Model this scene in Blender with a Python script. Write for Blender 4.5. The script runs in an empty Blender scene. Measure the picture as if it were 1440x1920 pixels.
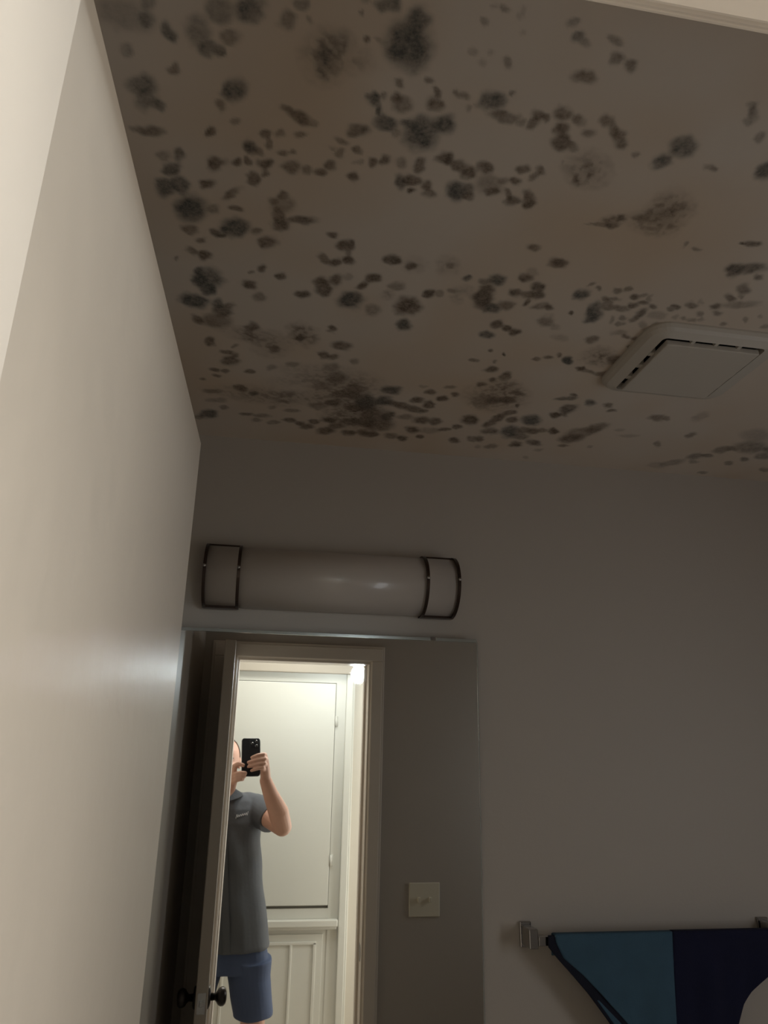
import bpy, bmesh, math, random
import numpy as np
from mathutils import Vector, Matrix

# ------------------------------------------------------------------ camera, world, lights, exposure
SC = bpy.context.scene
COL = SC.collection
CAM = Vector((0.0, 0.0, 1.65))
CX = Vector((0.98588825, -0.16672427, 0.01507882))      # camera right
CU = Vector((-0.06834074, -0.31861314, 0.94541801))     # camera up
CF = Vector((0.15281981, 0.93310701, 0.32551101))       # camera forward
cd = bpy.data.cameras.new('camera'); cam = bpy.data.objects.new('camera', cd); COL.objects.link(cam)
cam.matrix_world = Matrix(((CX.x, CU.x, -CF.x, CAM.x), (CX.y, CU.y, -CF.y, CAM.y), (CX.z, CU.z, -CF.z, CAM.z), (0, 0, 0, 1)))
cd.sensor_fit = 'VERTICAL'; cd.sensor_height = 24.0; cd.lens = 1360.0 / 1920.0 * 24.0
cd.clip_start = 0.005; cd.clip_end = 50
SC.camera = cam
SC.view_settings.view_transform = 'Standard'; SC.view_settings.look = 'None'
SC.view_settings.gamma = 1.0; SC.view_settings.use_curve_mapping = False
SC.view_settings.exposure = 0.38
w = bpy.data.worlds.new('world'); SC.world = w; w.use_nodes = True
w.node_tree.nodes['Background'].inputs[0].default_value = (0.5, 0.5, 0.5, 1)
w.node_tree.nodes['Background'].inputs[1].default_value = 0.02
SC.cycles.max_bounces = 12; SC.cycles.diffuse_bounces = 8; SC.cycles.glossy_bounces = 6
SC.cycles.use_denoising = True; SC.cycles.sample_clamp_indirect = 30.0; SC.cycles.blur_glossy = 1.0
BULB_STRENGTH = 130.0          # the bare bulb hanging in the hall
HALL_CEIL_FILL_W = 7.5            # unseen fill light added under the hall ceiling
HALL_END_FILL_W = 9.5         # fill light added at the right end of the hall
ROOM_FILL_W = 2.3              # weak fill light added on the far side of the bathroom

def area(name, loc, rot, sx, sy, watts, col):
    l = bpy.data.lights.new(name, 'AREA'); l.shape = 'RECTANGLE'; l.size = sx; l.size_y = sy
    l.energy = watts; l.color = col
    o = bpy.data.objects.new(name, l); o.location = loc; o.rotation_euler = rot; COL.objects.link(o)
    return o
area('hall_ceiling_fill', (0.10, -0.40, 2.41), (0, 0, 0), 0.45, 0.45, HALL_CEIL_FILL_W, (1.0, 0.97, 0.90))  # added fill, evens out the bulb's hot spot on the cabinet
area('hall_end_fill', (1.33, -0.70, 0.95), (0, math.radians(90), 0), 1.3, 0.5, HALL_END_FILL_W, (1.0, 0.97, 0.91))  # added fill for the door and header, no window built here
area('bathroom_fill', (1.70, 0.50, 1.50), (0, math.radians(90), math.radians(-25)), 0.7, 0.4, ROOM_FILL_W, (0.93, 0.96, 1.0))  # added fill that lifts the dim bathroom, out of view

# ------------------------------------------------------------------ helpers
def mat(name, col, rough=0.5, metal=0.0, noise=0.0, nscale=8.0, bump=0.0, bscale=120.0, col2=None, emit=None, estr=0.0, spec=0.5, coat=0.0):
    m = bpy.data.materials.new(name); m.use_nodes = True
    nt = m.node_tree; b = nt.nodes['Principled BSDF']
    b.inputs['Base Color'].default_value = (*col, 1); b.inputs['Roughness'].default_value = rough
    b.inputs['Metallic'].default_value = metal; b.inputs['Specular IOR Level'].default_value = spec
    b.inputs['Coat Weight'].default_value = coat
    tc = nt.nodes.new('ShaderNodeTexCoord')
    if noise > 0 or col2:
        n = nt.nodes.new('ShaderNodeTexNoise'); n.inputs['Scale'].default_value = nscale; n.inputs['Detail'].default_value = 4
        nt.links.new(tc.outputs['Object'], n.inputs['Vector'])
        mx = nt.nodes.new('ShaderNodeMix'); mx.data_type = 'RGBA'
        c2 = col2 or tuple(c * (1 - noise) for c in col)
        mx.inputs['A'].default_value = (*col, 1); mx.inputs['B'].default_value = (*c2, 1)
        nt.links.new(n.outputs['Fac'], mx.inputs['Factor']); nt.links.new(mx.outputs['Result'], b.inputs['Base Color'])
    if bump > 0:
        n2 = nt.nodes.new('ShaderNodeTexNoise'); n2.inputs['Scale'].default_value = bscale; n2.inputs['Detail'].default_value = 3
        nt.links.new(tc.outputs['Object'], n2.inputs['Vector'])
        bp = nt.nodes.new('ShaderNodeBump'); bp.inputs['Strength'].default_value = bump; bp.inputs['Distance'].default_value = 0.002
        nt.links.new(n2.outputs['Fac'], bp.inputs['Height']); nt.links.new(bp.outputs['Normal'], b.inputs['Normal'])
    if emit:
        b.inputs['Emission Color'].default_value = (*emit, 1); b.inputs['Emission Strength'].default_value = estr
    return m

WALL = (0.50, 0.455, 0.405)
M = dict(
    wall=mat('wall_paint', WALL, 0.62, noise=0.06, nscale=2.0, bump=0.12, bscale=160),
    wall_left=mat('wall_paint_left', WALL, 0.36, noise=0.06, nscale=2.0, bump=0.06, bscale=160),
    wall_back=mat('wall_paint_back', WALL, 0.62, noise=0.06, nscale=2.0, bump=0.12, bscale=160),
    hallwall=mat('hall_wall_paint', (0.58, 0.54, 0.47), 0.6, noise=0.05, nscale=3, bump=0.1),
    soffit=mat('soffit_painted_shade', (0.36, 0.32, 0.265), 0.6, noise=0.05, nscale=3),  # darker than the hall wall: shade on the soffit put into its colour
    trim=mat('trim_paint', (0.76, 0.69, 0.61), 0.38, noise=0.05, nscale=6, bump=0.05),
    door=mat('door_paint', (0.67, 0.59, 0.50), 0.32, noise=0.10, nscale=1.6, bump=0.35, bscale=30, spec=0.4),
    cabinet=mat('cabinet_paint', (0.60, 0.595, 0.545), 0.42, noise=0.04, nscale=4, bump=0.06),
    hallfloor=mat('hall_floor', (0.62, 0.56, 0.47), 0.6, noise=0.1, nscale=6),
    floor=mat('floor_tile', (0.45, 0.41, 0.36), 0.4, noise=0.3, nscale=3),
    chrome=mat('chrome', (0.45, 0.44, 0.43), 0.15, metal=1.0),
    nickel=mat('dark_nickel', (0.10, 0.09, 0.085), 0.32, metal=1.0, noise=0.2, nscale=30),
    bronze=mat('ring_metal', (0.085, 0.06, 0.05), 0.30, metal=0.85, noise=0.2, nscale=30),
    steel=mat('steel', (0.75, 0.76, 0.78), 0.22, metal=1.0),
    glassw=mat('frosted_white', (0.52, 0.465, 0.415), 0.30, noise=0.04, nscale=5, coat=0.3),
    plastic=mat('fan_plastic', (0.56, 0.515, 0.45), 0.5, noise=0.05, nscale=9),
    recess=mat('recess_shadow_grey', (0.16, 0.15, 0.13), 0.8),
    black=mat('slot_black', (0.012, 0.010, 0.010), 0.8),
    plate=mat('plate_plastic', (0.78, 0.73, 0.60), 0.35),
    mirror=mat('mirror_silver', (0.84, 0.85, 0.825), 0.012, metal=1.0),
    backing=mat('mirror_backing', (0.05, 0.045, 0.04), 0.8),
    edge=mat('mirror_edge', (0.55, 0.58, 0.56), 0.15, metal=0.6),
    teal=mat('teal_cloth', (0.055, 0.125, 0.19), 0.9, noise=0.25, nscale=25, bump=0.5, bscale=500),
    navy=mat('navy_cloth', (0.004, 0.006, 0.036), 0.92, noise=0.3, nscale=30, bump=0.5, bscale=500),
    dark=mat('dark_trim_cloth', (0.006, 0.008, 0.022), 0.9, noise=0.3, nscale=30),
    skin=mat('skin', (0.72, 0.45, 0.35), 0.5, col2=(0.60, 0.33, 0.25), nscale=14, bump=0.1, bscale=200),
    hair=mat('grey_hair', (0.30, 0.28, 0.25), 0.8, noise=0.5, nscale=90, bump=0.6, bscale=400),
    shirt=mat('shirt_cloth', (0.10, 0.108, 0.125), 0.85, noise=0.25, nscale=7, bump=0.4, bscale=60),
    shorts=mat('shorts_cloth', (0.07, 0.10, 0.19), 0.85, noise=0.25, nscale=7, bump=0.4, bscale=50),
    thread=mat('logo_thread', (0.55, 0.56, 0.58), 0.7),
    phone=mat('phone_case', (0.012, 0.014, 0.020), 0.42, coat=0.2),
    lens=mat('lens_glass', (0.01, 0.01, 0.015), 0.05, coat=1.0),
    shoe=mat('shoe_dark', (0.05, 0.05, 0.055), 0.6),
    bulb=mat('bulb_glow', (0.9, 0.95, 1.0), 0.3, emit=(0.86, 0.95, 1.0), estr=BULB_STRENGTH),
)

def link(name, me, m, parent=None, smooth=False):
    o = bpy.data.objects.new(name, me); COL.objects.link(o)
    me.materials.append(m)
    if smooth: me.polygons.foreach_set('use_smooth', [True] * len(me.polygons))
    if parent:
        o.parent = parent; o.matrix_parent_inverse = parent.matrix_world.inverted() if parent.matrix_world != Matrix() else Matrix()
    return o

def build(name, bm, m, parent=None, smooth=False):
    bmesh.ops.recalc_face_normals(bm, faces=bm.faces)
    me = bpy.data.meshes.new(name); bm.to_mesh(me); bm.free()
    if parent: me.transform(Matrix.Translation(-Vector(parent['_o'])) if '_o' in parent else Matrix())
    o = bpy.data.objects.new(name, me); COL.objects.link(o); me.materials.append(m)
    if smooth:
        me.polygons.foreach_set('use_smooth', [True] * len(me.polygons))
    if parent: o.parent = parent
    return o

def thing(name, label, cat, loc=(0, 0, 0), group=None):
    o = bpy.data.objects.new(name, None); COL.objects.link(o); o.location = loc; o.empty_display_size = 0.05
    o['_o'] = list(loc); o['label'] = label; o['category'] = cat
    if group: o['group'] = group
    return o

def struct(name, bm, m, smooth=False):
    o = build(name, bm, m, None, smooth); o['kind'] = 'structure'; return o

def box(bm, x0, x1, y0, y1, z0, z1, bev=0.0, seg=2):
    b = bmesh.new()
    bmesh.ops.create_cube(b, size=1)
    for v in b.verts:
        v.co = Vector(((x0 + x1) / 2 + v.co.x * (x1 - x0), (y0 + y1) / 2 + v.co.y * (y1 - y0), (z0 + z1) / 2 + v.co.z * (z1 - z0)))
    if bev > 0: bmesh.ops.bevel(b, geom=b.edges[:], offset=bev, segments=seg, affect='EDGES', profile=0.5)
    merge(bm, b)

def merge(bm, b, mtx=None):
    vm = {}
    for v in b.verts: vm[v] = bm.verts.new(mtx @ v.co if mtx else v.co)
    for f in b.faces:
        try: bm.faces.new([vm[v] for v in f.verts]).smooth = f.smooth
        except ValueError: pass
    b.free()

def lathe(bm, p0, axis, prof, n=32):
    """prof: (distance along the axis, radius)"""
    a = Vector(axis).normalized(); u = a.orthogonal().normalized(); v = a.cross(u); p0 = Vector(p0)
    rings = []
    for d, r in prof:
        if r < 1e-6: rings.append([bm.verts.new(p0 + a * d)]); continue
        rings.append([bm.verts.new(p0 + a * d + (u * math.cos(t) + v * math.sin(t)) * r) for t in [2 * math.pi * k / n for k in range(n)]])
    for A, B in zip(rings, rings[1:]):
        for k in range(n):
            a0, a1 = A[k % len(A)], A[(k + 1) % len(A)]; b0, b1 = B[k % len(B)], B[(k + 1) % len(B)]
            vs = []
            for q in (a0, a1, b1, b0):
                if q not in vs: vs.append(q)
            if len(vs) > 2: bm.faces.new(vs)
    for R_, fl in ((rings[0], True), (rings[-1], False)):
        if len(R_) > 2: bm.faces.new(R_)

def tube(bm, pts, r, n=10):
    pts = [Vector(p) for p in pts]; rs = r if isinstance(r, (list, tuple)) else [r] * len(pts)
    rings = []; u = None
    for i, p in enumerate(pts):
        t = (pts[min(i + 1, len(pts) - 1)] - pts[max(i - 1, 0)]).normalized()
        u = t.orthogonal().normalized() if u is None else (u - t * u.dot(t)).normalized()
        v = t.cross(u)
        rings.append([bm.verts.new(p + (u * math.cos(2 * math.pi * k / n) + v * math.sin(2 * math.pi * k / n)) * rs[i]) for k in range(n)])
    for A, B in zip(rings, rings[1:]):
        for k in range(n): bm.faces.new((A[k], A[(k + 1) % n], B[(k + 1) % n], B[k]))
    bm.faces.new(rings[0]); bm.faces.new(rings[-1][::-1])

def ball(bm, c, r, n=20, rot=None):
    b = bmesh.new(); bmesh.ops.create_uvsphere(b, u_segments=n, v_segments=max(8, n * 2 // 3), radius=1)
    rr = r if isinstance(r, (list, tuple)) else (r, r, r)
    mtx = Matrix.Translation(Vector(c)) @ (rot or Matrix.Identity(4)) @ Matrix.Diagonal((*rr, 1))
    merge(bm, b, mtx)

def chain(bm, pts, rs, n=14):
    """a limb: tapered segments with round joints"""
    for p, r in zip(pts, rs): ball(bm, p, r, n)
    for (p, q), (r, s) in zip(zip(pts, pts[1:]), zip(rs, rs[1:])): tube(bm, [p, q], [r, s], n)

def loft(bm, rings, n=40, e=2.0):
    """rings: z, cx, cy, rx, ry"""
    R_ = []
    for z, cx, cy, rx, ry in rings:
        row = []
        for k in range(n):
            t = 2 * math.pi * k / n; c, s = math.cos(t), math.sin(t)
            row.append(bm.verts.new((cx + rx * math.copysign(abs(c) ** (2 / e), c), cy + ry * math.copysign(abs(s) ** (2 / e), s), z)))
        R_.append(row)
    for A, B in zip(R_, R_[1:]):
        for k in range(n): bm.faces.new((A[k], A[(k + 1) % n], B[(k + 1) % n], B[k]))
    bm.faces.new(R_[0]); bm.faces.new(R_[-1][::-1])

def remeshed(name, bm, m, parent, voxel=0.004, smooth_it=4):
    """fuse overlapping solids into one continuous surface"""
    bmesh.ops.recalc_face_normals(bm, faces=bm.faces)
    me = bpy.data.meshes.new(name); bm.to_mesh(me); bm.free()
    o = bpy.data.objects.new(name, me); COL.objects.link(o)
    md = o.modifiers.new('r', 'REMESH'); md.mode = 'VOXEL'; md.voxel_size = voxel
    sm = o.modifiers.new('s', 'SMOOTH'); sm.factor = 0.5; sm.iterations = smooth_it
    dg = bpy.context.evaluated_depsgraph_get()
    me2 = bpy.data.meshes.new_from_object(o.evaluated_get(dg)); me2.name = name
    o.modifiers.clear(); o.data = me2; bpy.data.meshes.remove(me)
    me2.transform(Matrix.Translation(-Vector(parent['_o'])))
    me2.materials.clear(); me2.materials.append(m)
    me2.polygons.foreach_set('use_smooth', [True] * len(me2.polygons))
    o.parent = parent
    return o

# ------------------------------------------------------------------ the rooms
XL, XR, YF, YB, ZC = -0.238, 1.75, 0.222, 1.760, 2.440     # bathroom
HX0, HX1, HY0, HY1 = -1.05, 1.35, -0.98, 0.100             # hall
JL, JR, JT = -0.087, 0.479, 1.990                          # clear doorway
T = 0.10
b = bmesh.new(); box(b, XL - T, XR + T, YB, YB + T, 0, ZC); struct('wall_back', b, M['wall_back'])
b = bmesh.new(); box(b, XL - T, XL, YF, YB, 0, ZC); struct('wall_left', b, M['wall_left'])
b = bmesh.new(); box(b, XR, XR + T, YF, YB, 0, ZC); struct('wall_right', b, M['wall'])
b = bmesh.new()
wl, wr, wt = JL - 0.02, JR + 0.02, JT + 0.02
box(b, HX0 - T, wl, HY1, YF, 0, ZC); box(b, wr, XR + T, HY1, YF, 0, ZC); box(b, wl, wr, HY1, YF, wt, ZC)
struct('wall_front', b, M['wall'])
b = bmesh.new(); box(b, XL - T, XR + T, YF - 0.122, YB + T, -0.05, 0); struct('floor', b, M['floor'])
b = bmesh.new(); box(b, HX0 - T, HX1 + T, HY0 - T, HY1, -0.05, 0); struct('floor_hall', b, M['hallfloor'])
b = bmesh.new(); box(b, HX0 - T, HX1 + T, HY0 - T, HY1, ZC, ZC + 0.05); struct('ceiling_hall', b, M['cabinet'])
b = bmesh.new(); box(b, HX0 - T, HX1 + T, HY0 - T, HY0, 0, ZC); struct('wall_hall_rear', b, M['hallwall'])
b = bmesh.new(); box(b, HX0 - T, HX0, HY0, HY1, 0, ZC); struct('wall_hall_left', b, M['hallwall'])
b = bmesh.new(); box(b, HX1, HX1 + T, HY0, HY1, 0, ZC); struct('wall_hall_right', b, M['hallwall'])
# thin white skin of paint on the hall side of the doorway wall
b = bmesh.new(); box(b, HX0, wl, HY1 - 0.004, HY1, 0, ZC); box(b, wr, HX1, HY1 - 0.004, HY1, 0, ZC); box(b, wl, wr, HY1 - 0.004, HY1, wt, ZC)
struct('wall_hall_front', b, M['hallwall'])
b = bmesh.new(); box(b, XL, XR, YB - 0.014, YB, 0, 0.09, 0.003); struct('baseboard_back', b, M['trim'])
b = bmesh.new(); box(b, XL, XL + 0.014, YF, YB - 0.014, 0, 0.09, 0.003); struct('baseboard_left', b, M['trim'])

# door jamb, stops and casings
b = bmesh.new()
box(b, wl, JL, HY1, YF, 0, JT, 0.002); box(b, JR, wr, HY1, YF, 0, JT, 0.002); box(b, wl, wr, HY1, YF, JT, wt, 0.002)
box(b, JR - 0.010, JR, 0.115, 0.150, 0, JT - 0.001, 0.002)
jamb = struct('trim_1', b, M['trim'])
b = bmesh.new(); box(b, JR - 0.0015, JR + 0.001, 0.166, 0.196, 0.818, 0.880, 0.0005); box(b, JR - 0.0030, JR - 0.001, 0.186, 0.200, 0.826, 0.872, 0.0005)
o = build('strike_plate', b, M['steel'], jamb); o['label'] = 'small shiny metal strike plate'
def casing(y0, y1, lo, li, ri, ro, ti, to, steps):
    bb = bmesh.new()
    ins = [(0.0, 0.0), (0.010, steps)]
    for d, dy in ins:
        ya, yb = (y0, y1 - (steps - dy)) if steps > 0 else (y0 + (dy - steps), y1)
        ya, yb = min(ya, yb), max(ya, yb)
        box(bb, lo + d, li - d * 0.3, ya, yb, 0, ti + 0.0005, 0.002)
        box(bb, ri + d * 0.3, ro - d, ya, yb, 0, ti + 0.0005, 0.002)
        box(bb, lo + d, ro - d, ya, yb, ti + d * 0.3, to - d, 0.002)
    return bb
struct('trim_2', casing(YF, 0.2365, -0.204, -0.0929, 0.487, 0.546, 2.0017, 2.068, 0.004), M['trim'])
struct('trim_3', casing(HY1 - 0.018, HY1 - 0.004, -0.165, -0.095, 0.487, 0.555, 1.998, 2.062, -0.004), M['trim'])

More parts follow.
